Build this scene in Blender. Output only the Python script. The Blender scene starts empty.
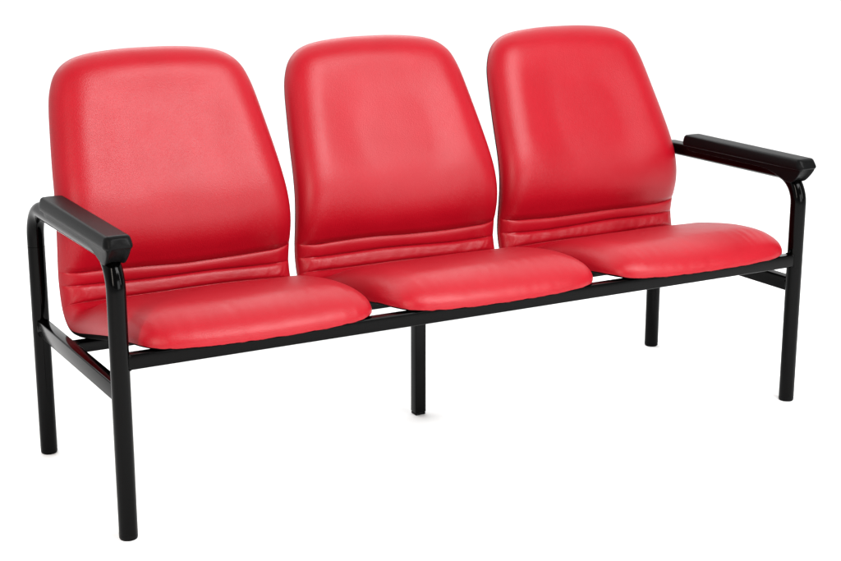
import bpy, bmesh, math, random
import numpy as np
from mathutils import Vector, Matrix, noise

random.seed(7)
scene = bpy.context.scene
COL = scene.collection

# ------------------------------------------------------------------ materials
def new_mat(name):
    m = bpy.data.materials.new(name); m.use_nodes = True
    nt = m.node_tree
    return m, nt, nt.nodes['Principled BSDF']

def leather_material():
    m, nt, b = new_mat('red_leather')
    N, L = nt.nodes, nt.links
    tc = N.new('ShaderNodeTexCoord')
    # faint mottling of the dye
    n1 = N.new('ShaderNodeTexNoise'); n1.inputs['Scale'].default_value = 9; n1.inputs['Detail'].default_value = 5
    rmp = N.new('ShaderNodeValToRGB')
    rmp.color_ramp.elements[0].position = .3; rmp.color_ramp.elements[0].color = (.258, .0010, .0064, 1)
    rmp.color_ramp.elements[1].position = .7; rmp.color_ramp.elements[1].color = (.278, .0014, .0077, 1)
    L.new(tc.outputs['Object'], n1.inputs['Vector']); L.new(n1.outputs['Fac'], rmp.inputs['Fac'])
    L.new(rmp.outputs['Color'], b.inputs['Base Color'])
    # pebbled grain
    v = N.new('ShaderNodeTexVoronoi'); v.inputs['Scale'].default_value = 520
    w = N.new('ShaderNodeTexNoise'); w.inputs['Scale'].default_value = 260; w.inputs['Detail'].default_value = 4
    big = N.new('ShaderNodeTexNoise'); big.inputs['Scale'].default_value = 22; big.inputs['Detail'].default_value = 3
    for t in (v, w, big): L.new(tc.outputs['Object'], t.inputs['Vector'])
    b1 = N.new('ShaderNodeBump'); b1.inputs['Strength'].default_value = .34; b1.inputs['Distance'].default_value = .0006
    b2 = N.new('ShaderNodeBump'); b2.inputs['Strength'].default_value = .25; b2.inputs['Distance'].default_value = .0006
    b3 = N.new('ShaderNodeBump'); b3.inputs['Strength'].default_value = .08; b3.inputs['Distance'].default_value = .002
    L.new(big.outputs['Fac'], b3.inputs['Height'])
    L.new(w.outputs['Fac'], b2.inputs['Height']); L.new(b3.outputs['Normal'], b2.inputs['Normal'])
    L.new(v.outputs['Distance'], b1.inputs['Height']); L.new(b2.outputs['Normal'], b1.inputs['Normal'])
    L.new(b1.outputs['Normal'], b.inputs['Normal'])
    rr = N.new('ShaderNodeMapRange'); rr.inputs['To Min'].default_value = .34; rr.inputs['To Max'].default_value = .41
    L.new(big.outputs['Fac'], rr.inputs['Value']); L.new(rr.outputs['Result'], b.inputs['Roughness'])
    b.inputs['Specular IOR Level'].default_value = .235
    return m

def black_metal_material():
    m, nt, b = new_mat('black_powder_coated_steel')
    N, L = nt.nodes, nt.links
    tc = N.new('ShaderNodeTexCoord')
    n = N.new('ShaderNodeTexNoise'); n.inputs['Scale'].default_value = 420; n.inputs['Detail'].default_value = 2
    L.new(tc.outputs['Object'], n.inputs['Vector'])
    bp = N.new('ShaderNodeBump'); bp.inputs['Strength'].default_value = .03; bp.inputs['Distance'].default_value = .0003
    L.new(n.outputs['Fac'], bp.inputs['Height']); L.new(bp.outputs['Normal'], b.inputs['Normal'])
    b.inputs['Base Color'].default_value = (.0004, .0004, .0004, 1)
    b.inputs['Roughness'].default_value = .12
    b.inputs['Specular IOR Level'].default_value = .075
    return m

def black_plastic_material(name, base, rough, spec, bump):
    m, nt, b = new_mat(name)
    N, L = nt.nodes, nt.links
    tc = N.new('ShaderNodeTexCoord')
    n = N.new('ShaderNodeTexNoise'); n.inputs['Scale'].default_value = 700; n.inputs['Detail'].default_value = 3
    L.new(tc.outputs['Object'], n.inputs['Vector'])
    bp = N.new('ShaderNodeBump'); bp.inputs['Strength'].default_value = bump; bp.inputs['Distance'].default_value = .0006
    L.new(n.outputs['Fac'], bp.inputs['Height']); L.new(bp.outputs['Normal'], b.inputs['Normal'])
    b.inputs['Base Color'].default_value = (*base, 1)
    b.inputs['Roughness'].default_value = rough
    b.inputs['Specular IOR Level'].default_value = spec
    return m

def floor_material():
    m, nt, b = new_mat('white_studio_paper')
    N, L = nt.nodes, nt.links
    tc = N.new('ShaderNodeTexCoord')
    n = N.new('ShaderNodeTexNoise'); n.inputs['Scale'].default_value = 3
    r = N.new('ShaderNodeValToRGB')
    r.color_ramp.elements[0].color = (.93, .93, .93, 1); r.color_ramp.elements[1].color = (.95, .95, .95, 1)
    L.new(tc.outputs['Object'], n.inputs['Vector']); L.new(n.outputs['Fac'], r.inputs['Fac'])
    L.new(r.outputs['Color'], b.inputs['Base Color'])
    b.inputs['Roughness'].default_value = .9
    b.inputs['Specular IOR Level'].default_value = .1
    return m

LEATHER = leather_material()
METAL = black_metal_material()
PAD = black_plastic_material('black_moulded_plastic', (.003, .003, .0031), .36, .045, .18)
SHELL = black_plastic_material('dark_backing_plastic', (.002, .0012, .0012), .8, .02, .1)
FLOOR = floor_material()

# ------------------------------------------------------------------ helpers
def link(name, me, mat, parent=None):
    o = bpy.data.objects.new(name, me); COL.objects.link(o)
    if mat: me.materials.append(mat)
    if parent: o.parent = parent
    return o

def from_bm(name, bm, mat, parent=None, smooth=True, angle=None):
    bmesh.ops.recalc_face_normals(bm, faces=bm.faces)
    for f in bm.faces: f.smooth = smooth
    if angle is not None:
        for e in bm.edges:
            if len(e.link_faces) == 2 and e.calc_face_angle(0) > math.radians(angle): e.smooth = False
    me = bpy.data.meshes.new(name); bm.to_mesh(me); bm.free()
    return link(name, me, mat, parent)

def add_tube(bm, pts, r, n=40, cap=True):
    """round tube swept along a polyline lying in a plane x = const"""
    pts = [Vector(p) for p in pts]; rings = []
    for i, p in enumerate(pts):
        a = pts[max(i-1, 0)]; b = pts[min(i+1, len(pts)-1)]
        t = (b-a).normalized(); u = Vector((1, 0, 0)); v = t.cross(u).normalized()
        rr = r[i] if isinstance(r, (list, tuple)) else r
        rings.append([bm.verts.new(p + u*math.cos(2*math.pi*k/n)*rr + v*math.sin(2*math.pi*k/n)*rr) for k in range(n)])
    for A, B in zip(rings[:-1], rings[1:]):
        for k in range(n): bm.faces.new((A[k], A[(k+1) % n], B[(k+1) % n], B[k]))
    if cap:
        bm.faces.new(rings[0]); bm.faces.new(rings[-1])

def add_bar(bm, lo, hi, bev=.003, seg=3):
    """rectangular hollow-section bar with rounded long edges"""
    c = [(a+b)/2 for a, b in zip(lo, hi)]; s = [b-a for a, b in zip(lo, hi)]
    r = bmesh.ops.create_cube(bm, size=1, matrix=Matrix.Translation(c) @ Matrix.Diagonal((*s, 1)))
    es = list({e for v in r['verts'] for e in v.link_edges})
    bmesh.ops.bevel(bm, geom=es, offset=bev, segments=seg, profile=.5, affect='EDGES')

def add_weld(bm, c, r, axis):
    """small weld bead: a lumpy flattened ring round a joint corner"""
    m = Matrix.Translation(c) @ Matrix.Diagonal((r*axis[0], r*axis[1], r*axis[2], 1))
    q = bmesh.ops.create_uvsphere(bm, u_segments=10, v_segments=7, radius=1, matrix=m)
    for v in q['verts']: v.co += noise.noise_vector(v.co*160)*.0008

# ------------------------------------------------------------------ floor
bm = bmesh.new()
R = 60
vs = [bm.verts.new((R*math.cos(a), R*math.sin(a), 0)) for a in np.linspace(0, 2*math.pi, 64, endpoint=False)]
bm.faces.new(vs)
floor = from_bm('floor', bm, FLOOR, smooth=False); floor['kind'] = 'structure'

# ------------------------------------------------------------------ the bench
bench = bpy.data.objects.new('waiting_room_bench', None); COL.objects.link(bench)
bench['label'] = 'three-seat bench in red leather with black tubular steel frame and armrests on white floor'
bench['category'] = 'bench'

W2, D2, RT = .86, .2735, .019          # half width, half depth of the leg lines, tube radius
ZARM, RB = .574, .072                   # arm tube centre height, bend radius
ZJ = ZARM - RB - .02                    # where the straight leg meets the bent arm tube

for sx in (-1, 1):
    x = sx*W2
    for y in (-D2, D2):
        bm = bmesh.new()
        add_tube(bm, [(x, y, .011), (x, y, .012), (x, y, ZJ)], RT if y > 0 else RT-.0001)
        leg = from_bm('leg', bm, METAL, bench, angle=40)
        bm = bmesh.new()
        prof = [(.0, .0165), (.0015, .0178), (.004, .0186), (.0108, .0187)]
        add_tube(bm, [(x, y, h) for h, _ in prof], [r for _, r in prof])
        from_bm('foot_cap', bm, PAD, leg, angle=40)
    # arm tube: bend - horizontal - bend
    pts = [(x, -D2, ZJ-.0001)]
    for k in range(0, 33):
        a = math.pi - k/32*math.pi/2
        pts.append((x, -D2+RB+RB*math.cos(a), ZARM-RB+RB*math.sin(a)))
    for k in range(0, 33):
        a = math.pi/2 - k/32*math.pi/2
        pts.append((x, D2-RB+RB*math.cos(a), ZARM-RB+RB*math.sin(a)))
    pts.append((x, D2, ZJ+.0008))
    bm = bmesh.new(); add_tube(bm, pts, RT-.0001)
    from_bm('arm_tube', bm, METAL, bench, angle=60)

    # moulded armrest pad: a slab with softly broken edges on a skirt that grips the tube
    bm = bmesh.new()
    def sweep(rings):
        R_ = [[bm.verts.new(p) for p in r] for r in rings]; n = len(R_[0])
        for A, B in zip(R_[:-1], R_[1:]):
            for k in range(n): bm.faces.new((A[k], A[(k+1) % n], B[(k+1) % n], B[k]))
        bm.faces.new(R_[0]); bm.faces.new(R_[-1])
    YF, YB = -.3135, .1335
    px = -.8605 if sx < 0 else .8515
    rings = []
    for y in np.concatenate([[YF, YF+.0006, YF+.0016, YF+.0032, YF+.0056, YF+.0085, YF+.012, YF+.015, YF+.018, YF+.0215], np.linspace(-.288, .106, 26), [.112, YB-.016, YB-.011, YB-.007, YB-.004, YB-.0018, YB-.0006, YB]]):
        e = 1-math.sqrt(max(0, 1-min(1, max(0., (YF+.018-y)/.018))**2))
        e2 = 1-math.sqrt(max(0, 1-min(1, max(0., (y-YB+.014)/.014))**2))
        hw = .0290 - .0115*e - .0075*e2
        zt = .6175 + .0030*(y+.3)/.45 - .0075*e - .007*e2
        zb = .5910 + .0050*e + .0035*e2
        ht = zt-zb
        prof = [(hw-.0098, zt-.0003), (hw-.0078, zt-.0008), (hw-.0059, zt-.0018), (hw-.0043, zt-.0034), (hw-.0031, zt-.0056), (hw-.0012, zt-ht*.45), (hw-.0002, zt-ht*.66), (hw, zt-ht*.75), (hw-.0004, zb+ht*.12), (hw-.0018, zb+ht*.04), (hw-.0045, zb)]
        sec = [(q*(hw-.0115), zt+.0002-.0004*q*q) for q in np.linspace(-1, 1, 7)] + prof + [(-p, z) for p, z in reversed(prof)]
        fr = max(0., min(1., (-.288-y)/.022))**1.5       # the nose slopes forward towards its lower lip
        rings.append([(px+p, y+.0065*fr*max(0., (z-zb)/ht-.25)/.75, z) for p, z in sec])
    sweep(rings)
    # skirt: shallow along the run, flaring down over the bend into a saddle whose front leans back
    rings = []
    for y in np.concatenate([[-.3040, -.3032, -.3015], np.linspace(-.299, -.180, 44), np.linspace(-.16, .105, 14), [.114, .120, .124, .126]]):
        sk = float(np.interp(y, [-.3040, -.3030, -.2990, -.2930, -.2860, -.2790, -.2720, -.262, -.250, -.238, -.224, -.208, -.190, -.165, .118, .126],
                                [.5885, .5860, .5800, .5725, .5650, .5595, .5565, .5560, .5575, .5612, .5660, .5712, .5755, .5785, .5785, .5850]))
        tp = float(np.interp(y, [-.304, -.298, -.25, -.2, .11, .126], [.0250, .0262, .0255, .0240, .0240, .021]))
        bt = float(np.interp(y, [-.304, -.285, -.25, -.2, .11, .126], [.0225, .0212, .0205, .0212, .0215, .019]))
        prof = [(tp, .5975), (tp, .5912)]
        for f in (.12, .28, .46, .64, .82, .94): prof.append((tp-(tp-bt)*f**.6, .5912+(sk-.5912)*f))
        prof += [(bt-.0006, sk+.0005), (bt-.0022, sk), (bt-.0048, sk+.0006)]
        arch = .009*max(0., min(1., (-.262-y)/.02))
        prof += [(.0125, sk+.0006+arch*.62), (.007, sk+.0006+arch*.92)]
        mid = [(0., sk+.0006+arch)]
        rings.append([(x+(px-x)*.8+p, y, min(z, .5980)) for p, z in prof + mid + [(-p, z) for p, z in reversed(prof)]])
    sweep(rings)
    pad = from_bm('armrest', bm, PAD, bench, angle=75)

# rails -------------------------------------------------------------
bm = bmesh.new()
add_bar(bm, (-W2+.012, -D2-.0125, .3475), (W2-.012, -D2+.0125, .3785), .003)
for sx in (-1, 1):
    for dz in (.350, .376):
        add_weld(bm, (sx*(W2-.0165), -D2-.0095, dz), .0045, (1, 1, .9))
        add_weld(bm, (sx*(W2-.0165), -D2+.0095, dz), .0045, (1, 1, .9))
    add_weld(bm, (sx*(W2-.0185), -D2, .347), .005, (.7, 1.5, .8))
from_bm('front_rail', bm, METAL, bench, angle=35)
for sx in (-1, 1):
    bm = bmesh.new()
    add_bar(bm, (sx*W2-.0125, -D2+.012, .282), (sx*W2+.0125, D2-.012, .3175), .003)
    for sy in (-1, 1):
        for dx in (-.0105, .0105):
            add_weld(bm, (sx*W2+dx, sy*(D2-.0155), .300), .004, (.9, .9, 3.2))
    from_bm('side_rail', bm, METAL, bench, angle=35)
bm = bmesh.new()
add_bar(bm, (-W2+.0127, .077, .2835), (W2-.0127, .103, .3085), .003)
from_bm('rear_rail', bm, METAL, bench, angle=35)
# centre leg of square section under the rear rail
bm = bmesh.new()
add_bar(bm, (-.0118, .0765, .006), (.0172, .1035, .2832), .003)
add_weld(bm, (-.0100, .0775, .2825), .004, (1, 1, .7)); add_weld(bm, (.0155, .0775, .2825), .004, (1, 1, .7))
cl = from_bm('leg', bm, METAL, bench, angle=35)
bm = bmesh.new(); add_bar(bm, (-.0108, .0775, 0), (.0162, .1025, .0065), .002)
from_bm('foot_cap', bm, PAD, cl, angle=35)

# ------------------------------------------------------------------ seats
P_CTRL = [(.375,.925),(.3565,.896),(.349,.870),(.335,.838),(.314,.790),(.282,.727),(.246,.658),(.218,.602),(.200,.553),
          (.194,.506),(.199,.455),(.204,.415),(.202,.380),(.188,.345),(.152,.322),(.100,.324),(.03,.339),
          (-.05,.357),(-.13,.374),(-.20,.385),(-.26,.387),(-.315,.379),(-.345,.372)]
def spline(C, per=40):
    C = np.array(C, float); out = []
    for i in range(1, len(C)-2):
        p0, p1, p2, p3 = C[i-1:i+3]
        for t in np.linspace(0, 1, per, endpoint=False):
            out.append(.5*((2*p1)+(-p0+p2)*t+(2*p0-5*p1+4*p2-p3)*t*t+(-p0+3*p1-3*p2+p3)*t**3))
    out.append(C[-2]); return np.array(out)
PC = spline(P_CTRL)
SL = np.concatenate([[0], np.cumsum(np.linalg.norm(np.diff(PC, axis=0), axis=1))])
LT = SL[-1]
NS = 1200
SG = np.linspace(0, LT, NS)
PY = np.interp(SG, SL, PC[:, 0]); PZ = np.interp(SG, SL, PC[:, 1])
k = np.ones(41)/41
def sm(a):
    p = np.concatenate([2*a[0]-a[20:0:-1], a, 2*a[-1]-a[-2:-22:-1]]); return np.convolve(p, k, 'valid')
PY, PZ = sm(PY), sm(PZ)
TY, TZ = np.gradient(PY, SG), np.gradient(PZ, SG)
TY, TZ = sm(TY), sm(TZ)
nn = np.hypot(TY, TZ); NY, NZ = TZ/nn, -TY/nn       # tangent runs down the back and forward; normal to the sitter
# along the back the tangent is (-,-): normal (TZ,-TY) = (-,+)  -> forward and up
iz = int(np.argmin(PZ))                              # lowest point of the bend (approx.)
def s_of_z(z):                                       # on the back
    j = np.arange(0, iz); return float(np.interp(-z, -PZ[j], SG[j]))
def s_of_y(y):                                       # on the seat
    j = np.arange(iz, NS); return float(np.interp(-y, -PY[j], SG[j]))

HALF = [(.0,.896),(.05,.8955),(.10,.8925),(.145,.887),(.178,.878),(.203,.8635),(.2225,.842),(.236,.812),(.244,.780),(.2525,.727),
        (.262,.660),(.2685,.602),(.273,.553),(.2755,.505),(.2755,.455),(.2745,.415),(.2735,.380)]
half = [(x, s_of_z(z)) for x, z in HALF]
for x, y in [(.2725,.150),(.2715,.08),(.271,0),(.2705,-.08),(.270,-.15),(.268,-.205),(.260,-.246),(.243,-.275),(.214,-.294),(.175,-.304),(.12,-.3105),(.06,-.3135),(0,-.3145)]:
    half.append((x, s_of_y(y)))
hp = spline([(-half[1][0], half[1][1])] + half + [(-half[-2][0], half[-2][1])], 30)
# boundaries of the patch: a corner in the middle of each rounded corner
itop = int(np.argmin(np.abs(hp[:, 0]-.2095) + 10*(hp[:, 1] > .3)))
ibot = int(np.argmin(np.abs(hp[:, 0]-.250) + 10*(hp[:, 1] < .8)))
def resample(poly, n, clus=0.):
    L = np.concatenate([[0], np.cumsum(np.linalg.norm(np.diff(poly, axis=0), axis=1))])
    t = np.linspace(0, 1, n)
    if clus: t = (1-clus)*t + clus*(.5-.5*np.cos(math.pi*t))
    t = t*L[-1]
    return np.stack([np.interp(t, L, poly[:, 0]), np.interp(t, L, poly[:, 1])], 1)
NU, NV = 121, 641
toph = hp[:itop+1]; top = np.concatenate([(toph*[-1, 1])[::-1], toph[1:]])
both = hp[ibot:]; bot = np.concatenate([both*[-1, 1], both[::-1][1:]])
T = resample(top, NU, .55); B = resample(bot, NU, .55); RS = resample(hp[itop:ibot+1], NV, .25); LS = RS*[-1, 1]
u = np.linspace(0, 1, NU); u = .45*u+.55*(.5-.5*np.cos(math.pi*u))
v = np.linspace(0, 1, NV)
U, V = u[None, :, None], v[:, None, None]
G = (1-V)*T[None] + V*B[None] + (1-U)*LS[:, None] + U*RS[:, None] - ((1-U)*(1-V)*T[0] + U*(1-V)*T[-1] + (1-U)*V*B[0] + U*V*B[-1])
GX, GS = G[..., 0], G[..., 1]
full = np.concatenate([hp, (hp*[-1, 1])[::-1][1:]])
def dist_outline(X, S):
    q = np.stack([np.abs(X).ravel(), S.ravel()], 1); best = np.full(len(q), 9.)
    a, b = hp[:-1:2], hp[1::2]
    m = min(len(a), len(b)); a, b = hp[0:-2:2], hp[2::2]
    for p0, p1 in zip(a, b):
        d = p1-p0; w = q-p0
        t = np.clip((w@d)/max(d@d, 1e-12), 0, 1)
        best = np.minimum(best, np.hypot(*(w-t[:, None]*d).T))
    return best.reshape(X.shape)
DIST = dist_outline(GX, GS); DIST[0] = DIST[-1] = 0; DIST[:, 0] = DIST[:, -1] = 0

C1, C2, C3 = s_of_z(.434), s_of_z(.399), s_of_z(.357)
r1, r2, r3 = [int(np.argmin(np.abs(GS[:, NU//2]-c))) for c in (C1, C2, C3)]
h_s = [0, s_of_z(.78), s_of_z(.66), s_of_z(.57), s_of_z(.50), s_of_z(.455), C1, C2, C3, s_of_y(.13), s_of_y(.07), s_of_y(0), s_of_y(-.1), s_of_y(-.2), s_of_y(-.26), LT]
h_v = [.050, .050, .050, .052, .047, .037, .031, .030, .032, .044, .056, .064, .063, .057, .052, .048]
hs = spline([(h_s[0]-.1, h_v[0])]+list(zip(h_s, h_v))+[(h_s[-1]+.1, h_v[-1])], 20)
rs_s = [0, .1, s_of_z(.6), C1, C3, s_of_y(.1), s_of_y(0), s_of_y(-.15), s_of_y(-.25), LT]
rs_v = [.085, .085, .080, .055, .05, .065, .075, .095, .125, .140]
def fbm(x, y, z, o=3):
    return noise.fractal(Vector((x, y, z)), 1.0, 2.0, o)

def build_seat(cx, seed):
    rnd = random.Random(seed)
    ph = [rnd.uniform(0, 6.28) for _ in range(8)]
    X = GX
    # each crease wanders a little, differently on each seat
    def wander(i): return .0035*np.sin(X*7+ph[i]) + .0015*np.sin(X*19+ph[i+3]) + rnd.uniform(-.004, .004)*(np.abs(X)/.27)**3
    s = GS.copy()
    w1, w2, w3 = wander(0), wander(1), wander(2)
    end = (np.abs(X)/.275)**4
    w1 = w1 + end*np.where(X > 0, rnd.uniform(-.012, -.002), rnd.uniform(-.006, .004))
    for c, w, sg in ((C1, w1, .022), (C2, w2, .016), (C3, w3, .022)):
        s = s + w*np.exp(-((GS-c)/sg)**2)
    h = np.interp(GS, hs[:, 0], hs[:, 1])
    # broad dish in the back where a sitter leans; faint hollow in the seat
    rd = (np.abs(X/.178)**3+np.abs((GS-.265)/.185)**3)**(1/3)
    sd = np.clip((1.12-rd)/.62, 0, 1); h = h - .0075*sd*sd*(3-2*sd)
    h = h + .0035*(1-(X/.2755)**2)*np.exp(-((GS-s_of_y(-.01))/.075)**2)
    # creases: end of the back, two rolls, start of the seat
    t = np.clip((C1-GS)/.022, 0, 1); up = np.where(GS <= C1, -.0060*(1-np.sqrt(1-(1-t)**2)), 0)
    t12 = np.clip((GS-C1)/(C2-C1), 0, 1); t23 = np.clip((GS-C2)/(C3-C2), 0, 1)
    roll1 = np.where((GS > C1) & (GS < C2), .0068*np.sqrt(np.clip(1-np.abs(2*t12-1)**2.2, 0, 1))-.0050, 0)
    roll2 = np.where((GS >= C2) & (GS <= C3), .0100*np.sqrt(np.clip(1-np.abs(2*t23-1)**2.2, 0, 1))-.0050, 0)
    t3 = np.clip((GS-C3)/.030, 0, 1); low = np.where(GS > C3, -.0055*(1-np.sqrt(1-(1-t3)**2)), 0)
    for c in (C1, C2, C3): h = h - .0012*np.exp(-np.abs(GS-c)/.0020)
    fade = .55+.45*np.clip((.2755-np.abs(X))/.05, 0, 1)
    h = h + (up+roll1+roll2+low)*fade
    # leather puckers: gathered across the rolls, soft ripples elsewhere
    pk = np.zeros_like(h)
    roll_w = np.exp(-((GS-(C2+C3)/2)/.030)**2)
    edge_w = .35+.65*np.clip((np.abs(X)-.10)/.15, 0, 1)
    frt_w = np.exp(-((GS-s_of_y(-.25))/.05)**2)
    for i in range(0, NV):
        for j in range(0, NU):
            a = roll_w[i, j]
            x_, s_ = X[i, j], GS[i, j]
            val = .0004*fbm(x_*9+seed*3.1, s_*9, seed, 2)
            if a > .03: val += a*(edge_w[i, j]*.0020*fbm(x_*46+s_*18+seed, s_*14, 4.2+seed, 3)+.0008*fbm(x_*110+s_*40+seed, s_*20, 7.7+seed, 2))
            f = frt_w[i, j]
            if f > .05: val += f*.0011*fbm(x_*55+seed*7, s_*9, 9.1, 2)
            pk[i, j] = val
    h = h + pk
    rr = np.interp(GS, rs_s, rs_v)
    t = np.clip(DIST/rr, 0, 1)
    q = np.power(1-np.power(1-t, 2.35), 1/2.0)
    H = h*q
    # the stapled hem under the front lip is not quite straight
    hem = np.array([[fbm(X[i, j]*38+seed*5, 0, 2.2, 3)*(GS[i, j] > LT-.12) for j in range(NU)] for i in range(NV)])*.0017*np.exp(-DIST/.010)
    H = H + hem
    py, pz = np.interp(s, SG, PY), np.interp(s, SG, PZ)
    ny, nz = np.interp(s, SG, NY), np.interp(s, SG, NZ)
    Yf, Zf = py+ny*H, pz+nz*H
    def sheet(name, i0, i1, mat, parent, Y, Z, Xs):
        idx = {}
        verts = [(float(Xs[i, j]+cx), float(Y[i, j]), float(Z[i, j])) for i in range(i0, i1+1) for j in range(NU)]
        faces = []
        for i in range(i1-i0):
            for j in range(NU-1):
                a = i*NU+j; faces.append((a, a+NU, a+NU+1, a+1))
        me = bpy.data.meshes.new(name); me.from_pydata(verts, [], faces); me.update()
        me.polygons.foreach_set('use_smooth', [True]*len(faces))
        return link(name, me, mat, parent)
    # dark shell behind and below
    tb = np.interp(GS, [0, s_of_z(.6), C1, s_of_y(.12), s_of_y(-.05), s_of_y(-.2), LT], [.016, .017, .017, .013, .014, .007, .006])
    qb = np.sqrt(1-(1-np.clip(DIST/.016, 0, 1))**2)
    Hb = -(tb*qb) + .0003
    Xb = X*(1-.0006)
    by, bz = np.interp(GS, SG, PY), np.interp(GS, SG, PZ); bny, bnz = np.interp(GS, SG, NY), np.interp(GS, SG, NZ)
    seat = sheet('seat', 0, NV-1, SHELL, bench, by+bny*Hb, bz+bnz*Hb, Xb)
    sheet('backrest', 0, r1, LEATHER, seat, Yf, Zf, X)
    sheet('lumbar_roll', r1, r2, LEATHER, seat, Yf, Zf, X)
    sheet('lumbar_roll', r2, r3, LEATHER, seat, Yf, Zf, X)
    sheet('seat_cushion', r3, NV-1, LEATHER, seat, Yf, Zf, X)
    return seat

for cx, sd in ((-.560, 1), (.007, 2), (.573, 3)):
    build_seat(cx, sd)

# ------------------------------------------------------------------ light
w = bpy.data.worlds.new('World'); scene.world = w; w.use_nodes = True
bg = w.node_tree.nodes['Background']
# unseen surround shaped for light: bright behind to whiten the floor, dim in front
N, L = w.node_tree.nodes, w.node_tree.links
tc = N.new('ShaderNodeTexCoord'); sp = N.new('ShaderNodeSeparateXYZ'); mr = N.new('ShaderNodeMapRange')
mr.interpolation_type = 'SMOOTHSTEP'
for k_, v_ in (('From Min', -.3), ('From Max', .35), ('To Min', .36), ('To Max', 2.05)): mr.inputs[k_].default_value = v_
L.new(tc.outputs['Generated'], sp.inputs['Vector']); L.new(sp.outputs['Y'], mr.inputs['Value'])
# rear surround light kept lower near the horizon to weaken reflections on the bench
mz = N.new('ShaderNodeMapRange'); mz.interpolation_type = 'SMOOTHSTEP'
for k_, v_ in (('From Min', .30), ('From Max', .58), ('To Min', 1.10), ('To Max', 2.0)): mz.inputs[k_].default_value = v_
L.new(sp.outputs['Z'], mz.inputs['Value']); L.new(mz.outputs['Result'], mr.inputs['To Max'])
L.new(mr.outputs['Result'], bg.inputs['Strength'])
bg.inputs['Color'].default_value = (1, 1, 1, 1)

def softbox(name, loc, target, sx, sy, power, spread=180, col=(1, 1, 1)):
    l = bpy.data.lights.new(name, 'AREA'); l.shape = 'RECTANGLE'; l.size = sx; l.size_y = sy; l.energy = power; l.color = col
    l.spread = math.radians(spread)
    o = bpy.data.objects.new(name, l); COL.objects.link(o); o.location = loc
    o.rotation_euler = (Vector(target)-Vector(loc)).to_track_quat('-Z', 'Y').to_euler()
    return o
softbox('key_softbox', (.55, -1.95, 2.75), (-.05, .15, .65), 1.6, 1.35, 116)
softbox('side_strip', (-2.45, -1.9, 1.75), (-.4, .1, .75), .24, 2.0, 54, col=(1, .92, .84))
softbox('front_strip', (1.9, -2.7, 1.9), (.1, 0, .7), .17, 2.2, 36)
softbox('front_fill', (.7, -4.4, 1.15), (0, 0, .5), 2.2, 1.4, 66)  # added fill lamp, lifts the dark lower part of the backrests
softbox('floor_fill', (.2, 2.5, 2.5), (0, -.1, 0), 3.6, .8, 31)  # added fill lamp from behind, lightens the floor shadow under the bench

# ------------------------------------------------------------------ camera
cam = bpy.data.cameras.new('camera'); co = bpy.data.objects.new('camera', cam); COL.objects.link(co)
co.location = (-1.732, -2.986, 1.238)
co.rotation_euler = (math.pi/2-.250, 0, -.515)
cam.sensor_width = 36; cam.lens = 1521.84/841*36; cam.clip_start = .05; cam.clip_end = 300
scene.camera = co

scene.view_settings.view_transform = 'Standard'
scene.view_settings.look = 'None'
scene.view_settings.exposure = .12
scene.view_settings.gamma = 1
